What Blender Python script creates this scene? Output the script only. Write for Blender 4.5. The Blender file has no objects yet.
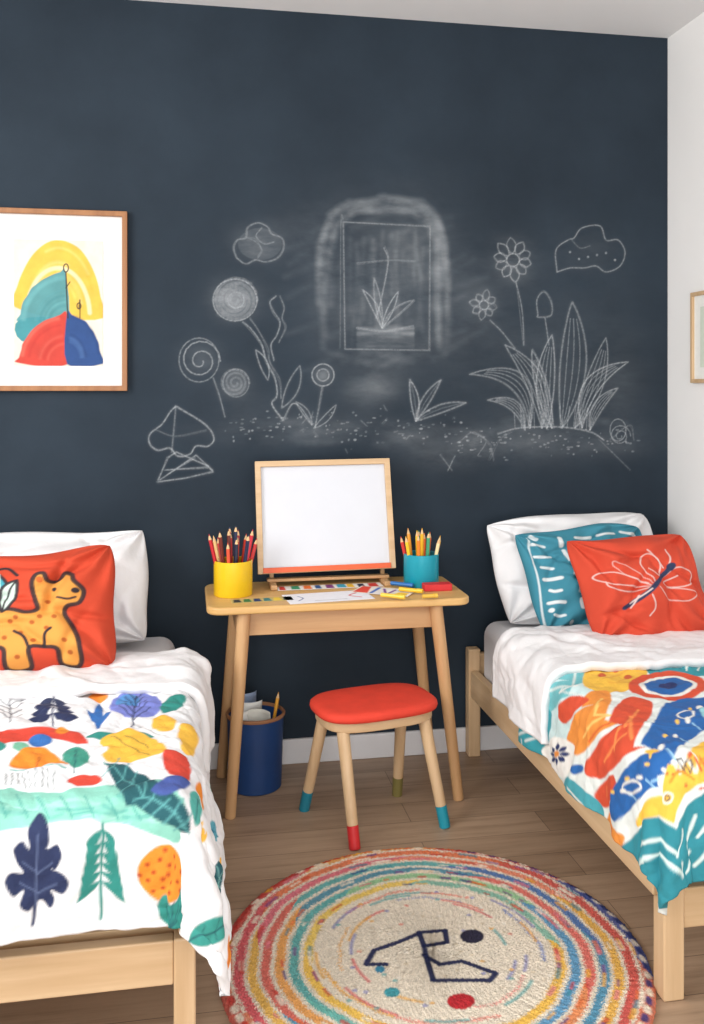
import bpy, bmesh, math, random
import numpy as np
from mathutils import Vector, Matrix
random.seed(4); rng=np.random.default_rng(5)
sc=bpy.context.scene
try:
    sc.view_settings.view_transform='Standard'
except Exception: pass
COL=sc.collection
# ---------------------------------------------------------------- camera model
F=930.0; YAW=math.radians(10.1); S_=math.sin(YAW); C_=math.cos(YAW)
CY=-3.206; CZ=1.3; HOR=387.0
RX=1.766; LX=-1.9; CEIL=2.6; FY=-4.6
def rdir(px,py):
    u=(px-352)/F; v=(HOR-py)/F
    return (S_+C_*u, C_-S_*u, v)
def onY(px,py,Y):
    d=rdir(px,py); t=(Y-CY)/d[1]; return (d[0]*t, CZ+d[2]*t)
def onZ(px,py,Z):
    d=rdir(px,py); t=(Z-CZ)/d[2]; return (d[0]*t, CY+d[1]*t)
def onX(px,py,X):
    d=rdir(px,py); t=X/d[0]; return (CY+d[1]*t, CZ+d[2]*t)
def onp(X,Y):
    dy=Y-CY; return 352+F*(C_*X-S_*dy)/(S_*X+C_*dy)
def proj(p):
    dy=p[1]-CY; d=S_*p[0]+C_*dy
    return (352+F*(C_*p[0]-S_*dy)/d, HOR-F*(p[2]-CZ)/d)
cam=bpy.data.cameras.new("camera"); co=bpy.data.objects.new("camera",cam); COL.objects.link(co)
co.location=(0,CY,CZ); co.rotation_euler=(math.radians(90),0,-YAW)
cam.sensor_fit='VERTICAL'; cam.sensor_height=36; cam.lens=F/1024*36; cam.shift_y=-(512-HOR)/1024
cam.clip_start=0.05
sc.camera=co
# ---------------------------------------------------------------- colour + materials
def lin(c):
    c=np.asarray(c,float)/255.0
    return np.where(c<=0.04045,c/12.92,((c+0.055)/1.055)**2.4)
def l4(c): a=lin(c); return (a[0],a[1],a[2],1)
def newmat(name):
    m=bpy.data.materials.new(name); m.use_nodes=True
    nt=m.node_tree; b=nt.nodes['Principled BSDF']; return m,nt,b
def texcoord(nt,scale=(1,1,1),rot=(0,0,0)):
    t=nt.nodes.new('ShaderNodeTexCoord'); mp=nt.nodes.new('ShaderNodeMapping')
    mp.inputs['Scale'].default_value=scale; mp.inputs['Rotation'].default_value=rot
    nt.links.new(t.outputs['Object'],mp.inputs['Vector']); return mp.outputs['Vector']
def noise(nt,vec,scale,detail=4,rough=.55):
    n=nt.nodes.new('ShaderNodeTexNoise'); n.inputs['Scale'].default_value=scale
    n.inputs['Detail'].default_value=detail; n.inputs['Roughness'].default_value=rough
    nt.links.new(vec,n.inputs['Vector']); return n.outputs['Fac']
def ramp(nt,fac,stops):
    r=nt.nodes.new('ShaderNodeValToRGB'); e=r.color_ramp.elements
    e[0].position=stops[0][0]; e[0].color=stops[0][1]
    e[1].position=stops[-1][0]; e[1].color=stops[-1][1]
    for p,c in stops[1:-1]:
        k=e.new(p); k.color=c
    nt.links.new(fac,r.inputs['Fac']); return r.outputs['Color']
def bump(nt,b,h,strength,dist=.002):
    bp=nt.nodes.new('ShaderNodeBump'); bp.inputs['Strength'].default_value=strength
    bp.inputs['Distance'].default_value=dist
    nt.links.new(h,bp.inputs['Height']); nt.links.new(bp.outputs['Normal'],b.inputs['Normal'])
def mixc(nt,fac,a,b,mode='MIX'):
    m=nt.nodes.new('ShaderNodeMix'); m.data_type='RGBA'; m.blend_type=mode
    for i,v in ((0,fac),(6,a),(7,b)):
        if hasattr(v,'links') or hasattr(v,'is_linked'): nt.links.new(v,m.inputs[i])
        else: m.inputs[i].default_value=v
    return m.outputs[2]
def plain(name,c,rough=.6,var=.08,scale=12,bs=.15,bscale=80,bd=.001):
    m,nt,b=newmat(name); v=texcoord(nt)
    f=noise(nt,v,scale)
    a=lin(c); lo=tuple(a*(1-var*1.5))+(1,); hi=tuple(np.minimum(a*(1+var*1.5),1))+(1,)
    nt.links.new(ramp(nt,f,[(.3,lo),(.7,hi)]),b.inputs['Base Color'])
    b.inputs['Roughness'].default_value=rough
    bump(nt,b,noise(nt,v,bscale,3),bs,bd); return m
def wood(name,c1,c2,axis=0,rough=.45):
    m,nt,b=newmat(name); sc_=[28,28,28]; sc_[axis]=1.6
    v=texcoord(nt,tuple(sc_)); f=noise(nt,v,1.0,6,.6)
    nt.links.new(ramp(nt,f,[(.28,l4(c1)),(.5,l4([(x+y)/2 for x,y in zip(c1,c2)])),(.72,l4(c2))]),b.inputs['Base Color'])
    b.inputs['Roughness'].default_value=rough; bump(nt,b,f,.12,.001); return m
def attrmat(name,rough=.85,var=.12,vscale=25,bs=.4,bscale=120,bd=.002):
    m,nt,b=newmat(name); a=nt.nodes.new('ShaderNodeAttribute'); a.attribute_name='Col'
    v=texcoord(nt); f=noise(nt,v,vscale,5)
    g=ramp(nt,f,[(.3,(1-var,1-var,1-var,1)),(.65,(1,1,1,1))])
    nt.links.new(mixc(nt,1.0,a.outputs['Color'],g,'MULTIPLY'),b.inputs['Base Color'])
    b.inputs['Roughness'].default_value=rough
    bump(nt,b,noise(nt,v,bscale,4),bs,bd); return m
P1,P2=(182,138,94),(208,168,122)
WX=wood('pine_x',P1,P2,0); WY=wood('pine_y',P1,P2,1); WZ=wood('pine_z',P1,P2,2)
B1,B2=(194,160,120),(216,186,148)
BX=wood('birch_x',B1,B2,0); BY=wood('birch_y',B1,B2,1); BZ=wood('birch_z',B1,B2,2)
OAKZ=wood('oak_z',(140,92,54),(170,118,74),2)
TOPW=wood('desk_top_wood',(202,158,96),(220,180,118),0)
FAB=attrmat('printed_cotton',.85,.10,26,.6,60,.004) 
PAINTM=attrmat('painted_paper',.8,.05,60,.1,200,.0005)
ARTM=attrmat('watercolour_paper',.8,.16,22,.1,200,.0005)
WHITE=plain('white_cotton',(234,233,234),.9,.015,6,.35,40,.005)
SHEET=plain('sheet_cotton',(224,222,224),.9,.02,6,.3,60,.003)
# ---------------------------------------------------------------- object helpers
def finish(o,label=None,cat=None,kind=None,group=None):
    if label: o['label']=label
    if cat: o['category']=cat
    if kind: o['kind']=kind
    if group: o['group']=group
    return o
def thing(name,loc,label,cat,group=None):
    e=bpy.data.objects.new(name,None); e.location=loc; e.empty_display_size=.05
    COL.objects.link(e); return finish(e,label,cat,None,group)
def adopt(ch,par):
    ch.parent=par
    if par.type=='EMPTY': ch.matrix_parent_inverse=Matrix.Translation(-Vector(par.location))
def mesh(name,v,f,mat,par=None,smooth=False,bevel=0,seg=3,sub=0):
    me=bpy.data.meshes.new(name); me.from_pydata([tuple(p) for p in v],[],f); me.update()
    bm=bmesh.new(); bm.from_mesh(me); bmesh.ops.recalc_face_normals(bm,faces=bm.faces); bm.to_mesh(me); bm.free()
    o=bpy.data.objects.new(name,me); COL.objects.link(o)
    if mat: me.materials.append(mat)
    if smooth: me.polygons.foreach_set('use_smooth',[True]*len(me.polygons))
    if bevel:
        b=o.modifiers.new('bevel','BEVEL'); b.width=bevel; b.segments=seg; b.limit_method='ANGLE'; b.angle_limit=math.radians(35)
        me.polygons.foreach_set('use_smooth',[True]*len(me.polygons))
        w=o.modifiers.new('wn','WEIGHTED_NORMAL')
    if par: adopt(o,par)
    return o
def box(name,a,b,mat,par=None,bevel=.004,**k):
    x0,y0,z0=a; x1,y1,z1=b
    v=[(x0,y0,z0),(x1,y0,z0),(x1,y1,z0),(x0,y1,z0),(x0,y0,z1),(x1,y0,z1),(x1,y1,z1),(x0,y1,z1)]
    f=[(0,1,2,3),(4,5,6,7),(0,1,5,4),(1,2,6,5),(2,3,7,6),(3,0,4,7)]
    return mesh(name,v,f,mat,par,bevel=bevel,**k)
def prism(name,pts,z0,z1,mat,par=None,bevel=.004,seg=3,M=None):
    n=len(pts); v=[Vector((p[0],p[1],z0)) for p in pts]+[Vector((p[0],p[1],z1)) for p in pts]
    if M: v=[M@p for p in v]
    f=[tuple(range(n)),tuple(range(n,2*n))]+[(i,(i+1)%n,n+(i+1)%n,n+i) for i in range(n)]
    return mesh(name,v,f,mat,par,bevel=bevel,seg=seg)
def rrect(w,d,r,n=8):
    out=[]
    for cx,cy,a0 in ((w/2-r,d/2-r,0),(-w/2+r,d/2-r,90),(-w/2+r,-d/2+r,180),(w/2-r,-d/2+r,270)):
        for i in range(n+1):
            a=math.radians(a0+90*i/n); out.append((cx+r*math.cos(a),cy+r*math.sin(a)))
    return out
def tube(name,p0,p1,r0,r1,mat,par=None,n=24,bevel=0,t0=0,t1=1):
    p0=Vector(p0);p1=Vector(p1); a=p0.lerp(p1,t0); b=p0.lerp(p1,t1)
    ra=r0+(r1-r0)*t0; rb=r0+(r1-r0)*t1
    d=(p1-p0).normalized(); q=d.to_track_quat('Z','Y').to_matrix()
    v=[];
    for c,r in ((a,ra),(b,rb)):
        for i in range(n):
            t=2*math.pi*i/n; v.append(c+q@Vector((r*math.cos(t),r*math.sin(t),0)))
    f=[(i,(i+1)%n,n+(i+1)%n,n+i) for i in range(n)]+[tuple(range(n)),tuple(range(n,2*n))]
    return mesh(name,v,f,mat,par,bevel=bevel or .0015,seg=2)
def lathe(name,prof,c,mat,par=None,n=48,closed=True):
    v=[];f=[];m=len(prof)
    for i in range(n):
        t=2*math.pi*i/n
        for r,z in prof: v.append((c[0]+r*math.cos(t),c[1]+r*math.sin(t),c[2]+z))
    for i in range(n):
        for j in range(m if closed else m-1):
            a=i*m+j; b=i*m+(j+1)%m; d=((i+1)%n)*m+j; e=((i+1)%n)*m+(j+1)%m
            f.append((a,b,e,d))
    o=mesh(name,v,f,mat,par,smooth=False)
    bm=bmesh.new(); bm.from_mesh(o.data); bmesh.ops.remove_doubles(bm,verts=bm.verts,dist=1e-5); bm.to_mesh(o.data); bm.free()
    o.data.polygons.foreach_set('use_smooth',[True]*len(o.data.polygons))
    es=o.modifiers.new('es','EDGE_SPLIT'); es.split_angle=math.radians(40)
    return o
def gridmesh(name,P,col,mat,par=None,wrap=False,flip=False,smooth=True):
    n,m=P.shape[:2]; V=P.reshape(-1,3)
    i=np.arange(n-1)[:,None]; jj=np.arange(m if wrap else m-1)[None,:]; j2=(jj+1)%m
    q=np.stack([i*m+jj,(i+1)*m+jj,(i+1)*m+j2,i*m+j2],-1).reshape(-1,4)
    if flip: q=q[:,::-1]
    me=bpy.data.meshes.new(name); me.vertices.add(len(V)); me.vertices.foreach_set('co',V.astype(np.float32).ravel())
    me.loops.add(q.size); me.loops.foreach_set('vertex_index',q.astype(np.int32).ravel())
    me.polygons.add(len(q)); me.polygons.foreach_set('loop_start',np.arange(0,q.size,4,dtype=np.int32))
    me.update(calc_edges=True); me.polygons.foreach_set('use_smooth',np.full(len(q),smooth,bool))
    if col is not None:
        at=me.color_attributes.new('Col','FLOAT_COLOR','POINT')
        c4=np.ones((len(V),4),np.float32); c4[:,:3]=col; at.data.foreach_set('color',c4.ravel())
    me.materials.append(mat); o=bpy.data.objects.new(name,me); COL.objects.link(o)
    if par: adopt(o,par)
    return o
# ---------------------------------------------------------------- painter
def smooth(pts,closed=False,n=6):
    p=np.asarray(pts,float)
    if len(p)<3: return p
    if closed: q=np.vstack([p[-1],p,p[0],p[1]])
    else: q=np.vstack([2*p[0]-p[1],p,2*p[-1]-p[-2]])
    out=[]
    for k in range(1,len(q)-2):
        a,b,c,d=q[k-1],q[k],q[k+1],q[k+2]
        for t in np.arange(n)/n:
            out.append(.5*((2*b)+(-a+c)*t+(2*a-5*b+4*c-d)*t*t+(-a+3*b-3*c+d)*t**3))
    if not closed: out.append(p[-1])
    return np.array(out)
class Painter:
    def __init__(s,U,V,base,m=None,aa=.003,k=1.0):
        s.U=U.ravel(); s.V=V.ravel(); s.c=np.tile(lin(base),(s.U.size,1)); s.m=m or (lambda a,b:(a,b)); s.aa=aa; s.k=k
    def T(s,pts): return np.array([s.m(a,b) for a,b in pts])
    def _sel(s,P,pad):
        lo=P.min(0)-pad; hi=P.max(0)+pad
        return np.nonzero((s.U>lo[0])&(s.U<hi[0])&(s.V>lo[1])&(s.V<hi[1]))[0]
    def _dist(s,P,i,closed):
        x=s.U[i]; y=s.V[i]; d=np.full(x.size,1e9); n=len(P); ins=np.zeros(x.size,bool)
        for k in range(n if closed else n-1):
            a=P[k]; b=P[(k+1)%n]; e=b-a; L=e@e+1e-15
            t=np.clip(((x-a[0])*e[0]+(y-a[1])*e[1])/L,0,1)
            d=np.minimum(d,(x-a[0]-t*e[0])**2+(y-a[1]-t*e[1])**2)
            if closed and a[1]!=b[1]:
                ins^=((a[1]>y)!=(b[1]>y))&(x<(b[0]-a[0])*(y-a[1])/(b[1]-a[1])+a[0])
        return np.sqrt(d),ins
    def _mix(s,i,al,col):
        al=al[:,None]; s.c[i]=s.c[i]*(1-al)+lin(col)*al
    def poly(s,pts,col,al=1,sm=False,aa=None,raw=False):
        if sm: pts=smooth(pts,True)
        P=np.asarray(pts,float) if raw else s.T(pts); aa=aa or s.aa; i=s._sel(P,aa)
        if not i.size: return
        d,ins=s._dist(P,i,True); sd=np.where(ins,-d,d)
        s._mix(i,np.clip(.5-sd/aa,0,1)*al,col)
    def line(s,pts,w,col,al=1,sm=True,closed=False,soft=0):
        if sm: pts=smooth(pts,closed)
        P=s.T(pts); w=w*s.k; aa=s.aa+soft*s.k; i=s._sel(P,w+aa)
        if not i.size: return
        d,_=s._dist(P,i,closed); s._mix(i,np.clip(.5-(d-w/2)/aa,0,1)*al,col)
    def ell(s,cx,cy,rx,ry,col,rot=0,al=1,aa=None):
        s.poly(ellp(cx,cy,rx,ry,rot),col,al,aa=aa)
    def ring(s,cx,cy,rx,ry,w,col,rot=0,al=1):
        s.line(ellp(cx,cy,rx,ry,rot),w,col,al,sm=False,closed=True)
    def blob(s,cx,cy,rx,ry,col,al):
        c=s.m(cx,cy); a=s.m(cx+rx,cy); b=s.m(cx,cy+ry)
        sx=abs(a[0]-c[0])+1e-6; sy=abs(b[1]-c[1])+1e-6
        g=np.exp(-(((s.U-c[0])/sx)**2+((s.V-c[1])/sy)**2)*1.2)*al
        s._mix(np.arange(s.U.size),g,col)
def ellp(cx,cy,rx,ry,rot=0,n=28):
    r=math.radians(rot); t=np.arange(n)*2*math.pi/n
    x=rx*np.cos(t); y=ry*np.sin(t)
    return np.stack([cx+x*math.cos(r)-y*math.sin(r),cy+x*math.sin(r)+y*math.cos(r)],-1)
def leafp(b,t,w,bend=0,n=10):
    b=np.array(b,float); t=np.array(t,float); d=t-b; L=np.hypot(*d)+1e-6; p=np.array([-d[1],d[0]])/L
    s=np.linspace(0,1,n); c=b+d*s[:,None]+p*(bend*4*s*(1-s))[:,None]; o=p*(w*np.sin(math.pi*s)**.8)[:,None]
    return np.vstack([c+o,(c-o)[::-1]]),c
# ---------------------------------------------------------------- room
CB,nt,b=newmat('chalkboard_paint')
a=nt.nodes.new('ShaderNodeAttribute'); a.attribute_name='Col'
v=texcoord(nt); f1=noise(nt,v,1.6,7,.62); f2=noise(nt,v,110,3,.6)
vs=texcoord(nt,(3.2,1,8),(0,math.radians(25),0)); f3=noise(nt,vs,1.0,6,.65)
base=ramp(nt,f1,[(.3,l4((25,37,48))),(.7,l4((40,53,65)))])
sep=nt.nodes.new('ShaderNodeSeparateColor'); nt.links.new(a.outputs['Color'],sep.inputs[0])
g=ramp(nt,f2,[(.32,(.35,.35,.35,1)),(.6,(1,1,1,1))]); g3=ramp(nt,f3,[(.35,(.2,.2,.2,1)),(.68,(1,1,1,1))])
mu=nt.nodes.new('ShaderNodeMath'); mu.operation='MULTIPLY'; nt.links.new(sep.outputs[0],mu.inputs[0]); nt.links.new(g,mu.inputs[1])
mu2=nt.nodes.new('ShaderNodeMath'); mu2.operation='MULTIPLY_ADD'; nt.links.new(sep.outputs[1],mu2.inputs[0]); nt.links.new(g3,mu2.inputs[1]); nt.links.new(mu.outputs[0],mu2.inputs[2])
nt.links.new(mixc(nt,mu2.outputs[0],base,l4((204,210,214))),b.inputs['Base Color'])
b.inputs['Roughness'].default_value=.75; b.inputs['Specular IOR Level'].default_value=.3; bump(nt,b,noise(nt,v,90,3),.12,.001)
def axis(lo,hi,a,b_,coarse,fine):
    x=[np.arange(lo,a-coarse*.5,coarse),np.arange(a,b_-fine*.5,fine),np.arange(b_,hi-coarse*.5,coarse),[hi]]
    return np.unique(np.round(np.concatenate(x),5))
xa=axis(LX,RX,-.15,1.72,.08,.0024); za=axis(0,CEIL,.9,2.06,.08,.0024)
U,V=np.meshgrid(xa,za,indexing='ij')
P=Painter(U,V,(0,0,0),lambda x,y:onY(x,y,0),.0030,.0035)
W=(255,0,0); SM=(0,255,0)   # red = crisp chalk, green = smudge
for cx,cy,rx,ry,al in ((383,280,82,85,.05),(326,275,22,60,.03),(438,280,22,65,.03),(385,350,60,24,.03),(380,300,40,50,.05),(410,240,25,40,.04),(310,215,24,14,.02),
    (235,300,22,20,.16),(200,360,20,18,.09),(235,383,16,14,.12),(300,235,35,25,.02),(375,385,26,16,.10),(410,435,24,12,.12),(445,455,34,14,.05),(370,395,24,16,.06),(470,300,20,50,.02),
    (590,440,70,16,.06),(500,440,60,16,.06),(560,380,80,60,.035),(258,243,24,17,.12),(590,250,38,22,.03),(320,430,90,14,.07),(620,400,20,45,.03),(500,330,70,90,.016),(480,450,90,24,.035),(260,420,60,30,.025),(600,350,60,80,.016)):
    P.blob(cx,cy,rx,ry,SM,al*1.3)
def sk(pts,w=1.0,al=.5,sm=True,closed=False):
    al*=.85
    P.line(pts,w,W,al*.7*random.uniform(.55,1.15),sm,closed)
    if len(pts)<40:
        q=np.asarray(pts,float)+np.array([random.uniform(-1.1,1.1),random.uniform(-1.1,1.1)]); q=q+rng.normal(0,.6,q.shape)*(len(pts)<14)
        P.line(q,.7,W,al*.4,sm,closed)
    P.line(pts,2.6,SM,al*.10,sm,closed,soft=3)
# smudged arch band around the drawn window: separate broken wipes
def archpt(t,e):
    # t 0..1 from lower left up over the top to lower right
    L=[(327,352),(326,300),(326,250),(334,222),(352,208),(385,203),(418,208),(435,222),(441,250),(441,300),(441,350)]
    c=np.array((384,285.)); x=np.interp(t*10,range(11),[p[0] for p in L]); y=np.interp(t*10,range(11),[p[1] for p in L])
    d=np.array((x,y))-c; d/=np.hypot(*d); return np.array((x,y))+d*e
for k in range(60):
    e=random.uniform(-8,8); t0=random.uniform(0,.85); t1=min(1,t0+random.uniform(.08,.28)); n_=6
    pts=[archpt(t,e+random.uniform(-1.5,1.5)) for t in np.linspace(t0,t1,n_)]
    P.line(pts,4,SM,.085,soft=6)
for k in range(10):
    x=random.uniform(325,420); P.line([(x,356+random.uniform(-6,8)),(x+25,359+random.uniform(-6,8)),(x+40,357+random.uniform(-6,8))],4,SM,.05,soft=6)
for k in range(34):
    x=random.uniform(350,425); P.line([(x,random.uniform(225,270)),(x+random.uniform(-8,8),random.uniform(290,345))],4,SM,.05,soft=3)
for k in range(18):
    y=random.uniform(328,348); P.line([(358,y),(388,y+random.uniform(-3,3)),(413,y)],2.5,SM,.10,soft=2)
for k in range(40):
    x=random.uniform(285,455); y=random.uniform(215,385); P.line([(x,y),(x+random.uniform(14,40),y-random.uniform(6,18))],4,SM,.045,soft=6)
for k in range(12):
    x=random.uniform(225,248); y=random.uniform(284,314); P.line([(x-12,y+4),(x+8,y-6)],2.5,SM,.07,soft=2)
for k in range(26):
    x=random.uniform(235,620); y=random.uniform(420,450); P.line([(x,y),(x+random.uniform(10,34),y+random.uniform(-5,5))],4,SM,.05,soft=6)
sk([(343,222),(430,226),(429,350),(345,349),(343,222)],1.2,.5,False)
sk([(340,348),(341,225),(343,220)],1,.25); sk([(384,248),(388,262),(381,300),(376,318)],1.3,.45); sk([(357,263),(390,260),(415,261)],1.1,.35)
for t,w_,bd in (((363,290),3,3),((374,278),3,0),((414,300),3.5,-3),((398,292),3,0)):
    o,c=leafp((382,328),t,w_,bd); sk(o,1.1,.5,False,True)
sk([(357,328),(385,331),(413,326)],2,.35)
def spiral(cx,cy,r,turns,al=.5,w=1.1):
    t=np.linspace(0,turns*2*math.pi,int(16*turns)); rr=r*(.15+.85*t/t[-1])*(1+.05*np.sin(t*1.3)); P.line(np.stack([cx+rr*np.cos(t),cy+rr*np.sin(t)],-1),w,W,al,False)
spiral(235,300,22,5,.14,3); P.ell(235,300,21,20,SM,al=.16); P.ring(235,300,22,21,1.2,W,al=.4); P.ring(236,300,8,8,1.1,W,al=.3)
spiral(200,361,21,2,.4); P.ring(199,360,20,22,1,W,al=.3); spiral(235,383,15,3,.14,2); P.ell(235,383,13,13,SM,al=.12); P.ring(236,383,13,14,1,W,al=.25)
sk([(237,258),(234,248),(238,240),(246,238),(248,228),(258,223),(268,227),(272,234),(282,238),(284,248),(278,258),(266,262),(256,260),(246,264),(237,258)],1.2,.5)
P.ell(260,244,22,16,SM,al=.10); sk([(248,238),(256,242),(262,250),(258,258)],1,.35); sk([(262,228),(256,236),(264,244),(274,242)],1,.3)
sk([(213,378),(219,395),(225,417)]); 
sk([(243,322),(252,330),(262,345),(266,360),(275,378),(277,395),(272,404),(283,420)],1.2,.55); sk([(250,318),(258,330),(268,348),(270,362),(280,380),(281,398)],1.1,.4)
sk([(276,296),(270,302),(274,312),(280,322),(277,335),(271,345),(274,360)],1.2,.5); sk([(280,296),(284,308),(282,318),(285,328),(279,342)],1.1,.4)
for a_,b_,w_ in (((282,408),(300,366),6),((268,380),(256,350),4)):
    o,c=leafp(a_,b_,w_,2); sk(o,1.1,.5,False,True)
sk([(283,420),(292,404),(301,408),(312,425)])
P.ring(323,375,11,11,1.2,W,al=.45); P.ring(323,375,6,6,1.1,W,al=.4); P.blob(323,375,9,9,SM,.25); sk([(322,387),(319,405),(315,428)])
o,c=leafp((314,428),(336,405),3,2); sk(o,1,.4,False,True); o,c=leafp((312,425),(296,402),3,2); sk(o,1,.4,False,True)
sk([(176,406),(205,424),(214,438),(208,446),(196,446),(190,454),(178,456),(170,448),(158,450),(150,444),(150,434),(162,424),(170,412),(176,406)],1.2,.6)
sk([(176,407),(174,430),(172,452)],1,.4); sk([(156,430),(175,436),(206,430)],1,.2); sk([(158,480),(168,458),(176,452),(208,466),(213,472),(185,478),(158,482)],1.2,.6,False); sk([(160,480),(196,455),(212,470)],1.1,.5,False); sk([(165,470),(208,467)],1.1,.5); sk([(168,474),(195,458)],1,.4)
for t,w_,bd in (((410,380),4,2),((441,380),4,-2),((466,403),4,-3)):
    o,c=leafp((416,421),t,w_,bd); sk(o,1.1,.55,False,True); sk(c,.9,.25)
sk([(557,272),(556,250),(568,240),(574,238),(582,228),(600,226),(606,240),(618,240),(625,252),(620,266),(606,272),(596,266),(584,268),(570,268),(557,272)],1.2,.5)
sk([(572,240),(580,248),(590,246)],1,.25)
for k in range(6): P.ell(570+k*9,256+((k*7)%9)-4,1.1,1.1,W,al=.45)
def flower(cx,cy,r,n,al=.5):
    P.ring(cx,cy,r*.3,r*.3,1.1,W,al=al); P.blob(cx,cy,r,r,SM,.18)
    for k in range(n):
        t=2*math.pi*k/n+.2; rr_=r*random.uniform(.85,1.1); o,c=leafp((cx+r*.3*math.cos(t),cy+r*.3*math.sin(t)),(cx+rr_*math.cos(t),cy+rr_*math.sin(t)),r*.22); sk(o,1.1,al,False,True)
flower(513,260,21,10); flower(484,305,15,8,.42)
sk([(516,282),(522,310),(524,345)],1.1,.5); sk([(490,320),(502,332),(515,348)],1.1,.45)
sk([(538,315),(537,300),(544,292),(551,302),(551,315),(538,317),(538,315)],1.1,.5); sk([(545,318),(549,345)],1.1,.4)
gr=[((562,428),(572,302),13,6),((547,428),(552,335),9,-4),((575,428),(606,338),9,4),((582,428),(628,362),8,-16),((542,428),(505,345),9,12),((530,428),(470,374),9,26),((552,428),(532,350),6,0),
    ((590,430),(618,388),5,-6),((525,430),(488,400),5,12)]
for b_,t,w_,bd in gr:
    o,c=leafp(b_,t,w_,bd,16); sk(o,1.3,.58,False,True); h=len(c)
    for q in (.5,0,-.5):
        e=c+(o[:h]-c)*q; P.line(e[:-2],1.1,W,.26,False)
for k in range(12): P.line([(515+k*6.5,428),(517+k*6.2+random.uniform(-4,4),408+random.uniform(-8,8))],.9,W,.28)
sk([(498,434),(520,428),(560,427),(590,432),(604,440)],1.4,.45); sk([(490,460),(500,440),(512,432)],1,.25); sk([(600,440),(630,470)],1,.2)
spiral(620,436,11,2,.3); P.ring(618,430,8,11,1,W,al=.35); sk([(470,432),(486,440),(478,455)],1.1,.3); sk([(455,456),(448,470)],1.1,.35)
P.blob(476,445,18,11,SM,.22); sk([(462,440),(474,432),(490,444),(494,460)],1,.3); sk([(440,455),(452,470)],1,.3); sk([(610,440),(630,425),(634,440)],1,.3)
for k in range(230):
    x=random.uniform(225,640); y=428+random.gauss(0,8)+(0 if x<450 else 14)
    P.ell(x,y,random.uniform(.4,1.9),random.uniform(.4,1.1),W,al=random.uniform(.08,.4))
for k in range(14):
    x=random.uniform(300,460); y=random.uniform(405,450); sk([(x,y),(x+random.uniform(-6,6),y+random.uniform(-6,6))],1,.25)
wb=gridmesh('wall_back',np.stack([U,np.zeros_like(U),V],-1),P.c,CB,smooth=False); finish(wb,kind='structure')
PW=plain('white_wall_paint',(242,241,239),.85,.012,3,.1,200,.0008)
def quad(name,v,mat): return finish(mesh(name,v,[(0,1,2,3)],mat),kind='structure')
quad('wall_right',[(RX,0,0),(RX,FY,0),(RX,FY,CEIL),(RX,0,CEIL)],PW)
quad('ceiling',[(LX,0,CEIL),(RX,0,CEIL),(RX,FY,CEIL),(LX,FY,CEIL)],plain('ceiling_paint',(234,234,234),.9,.01,3,.05,200,.0005))
FL,nt,b=newmat('plank_floor'); v=texcoord(nt)
br=nt.nodes.new('ShaderNodeTexBrick'); br.offset=.37; br.inputs['Scale'].default_value=1
br.inputs['Brick Width'].default_value=1.05; br.inputs['Row Height'].default_value=.125; br.inputs['Mortar Size'].default_value=.0012; br.inputs['Mortar Smooth'].default_value=.4
br.inputs['Color1'].default_value=l4((162,136,112)); br.inputs['Color2'].default_value=l4((184,157,131)); br.inputs['Mortar'].default_value=l4((104,84,68))
nt.links.new(v,br.inputs['Vector']); v2=texcoord(nt,(2.2,34,1)); gfac=noise(nt,v2,1,8,.72)
gc=ramp(nt,gfac,[(.30,(.54,.51,.48,1)),(.48,(.84,.83,.82,1)),(.68,(1,1,1,1))])
nt.links.new(mixc(nt,1.0,br.outputs['Color'],gc,'MULTIPLY'),b.inputs['Base Color']); b.inputs['Roughness'].default_value=.42; bump(nt,b,gfac,.14,.001)
quad('floor',[(LX,0,0),(RX,0,0),(RX,FY,0),(LX,FY,0)],FL)
BP=plain('baseboard_paint',(228,228,230),.5,.01)
def bboard(name,a,b_):
    o=box(name,a,b_,BP,None,.004); finish(o,kind='structure')
bboard('baseboard_back',(LX,-.016,0),(RX,-.0005,.085)); bboard('baseboard_right',(RX-.016,FY,0),(RX-.0005,-.018,.085))
# ---------------------------------------------------------------- framed pictures
def rframe(name,w,h,bw,dep,M,mat,par,bev=.002):
    o=[(-w/2,-h/2),(w/2,-h/2),(w/2,h/2),(-w/2,h/2)]; i=[(-w/2+bw,-h/2+bw),(w/2-bw,-h/2+bw),(w/2-bw,h/2-bw),(-w/2+bw,h/2-bw)]
    v=[M@Vector((x,0,z)) for x,z in o]+[M@Vector((x,0,z)) for x,z in i]+[M@Vector((x,-dep,z)) for x,z in o]+[M@Vector((x,-dep,z)) for x,z in i]
    f=[]
    for k in range(4):
        n=(k+1)%4; f+=[(k,n,4+n,4+k),(8+k,8+n,12+n,12+k),(k,n,8+n,8+k),(4+k,4+n,12+n,12+k)]
    return mesh(name,v,f,mat,par,bevel=bev)
def panel(name,w,h,M,y,painter_fn,base,par,m=None,res=.002,mat=None,k=1):
    xs=np.linspace(-w/2,w/2,max(2,int(w/res))); zs=np.linspace(-h/2,h/2,max(2,int(h/res)))
    U,V=np.meshgrid(xs,zs,indexing='ij'); p=Painter(U,V,base,m,res*1.3,k)
    if painter_fn: painter_fn(p)
    R=np.array(M); Q=np.stack([U,np.full_like(U,y),V],-1)@R[:3,:3].T+R[:3,3]
    return gridmesh(name,Q,p.c,mat or PAINTM,par)
x0,x1=-.640,-.194; z0,z1=1.287,1.885; cx=(x0+x1)/2; cz=(z0+z1)/2
pf=thing('framed_picture',(cx,0,z0),'wood framed abstract painting of coloured arches with wide white mat','picture')
M=Matrix.Translation((cx,-.001,cz)); rframe('frame',x1-x0,z1-z0,.017,.026,M,OAKZ,pf)
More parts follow.
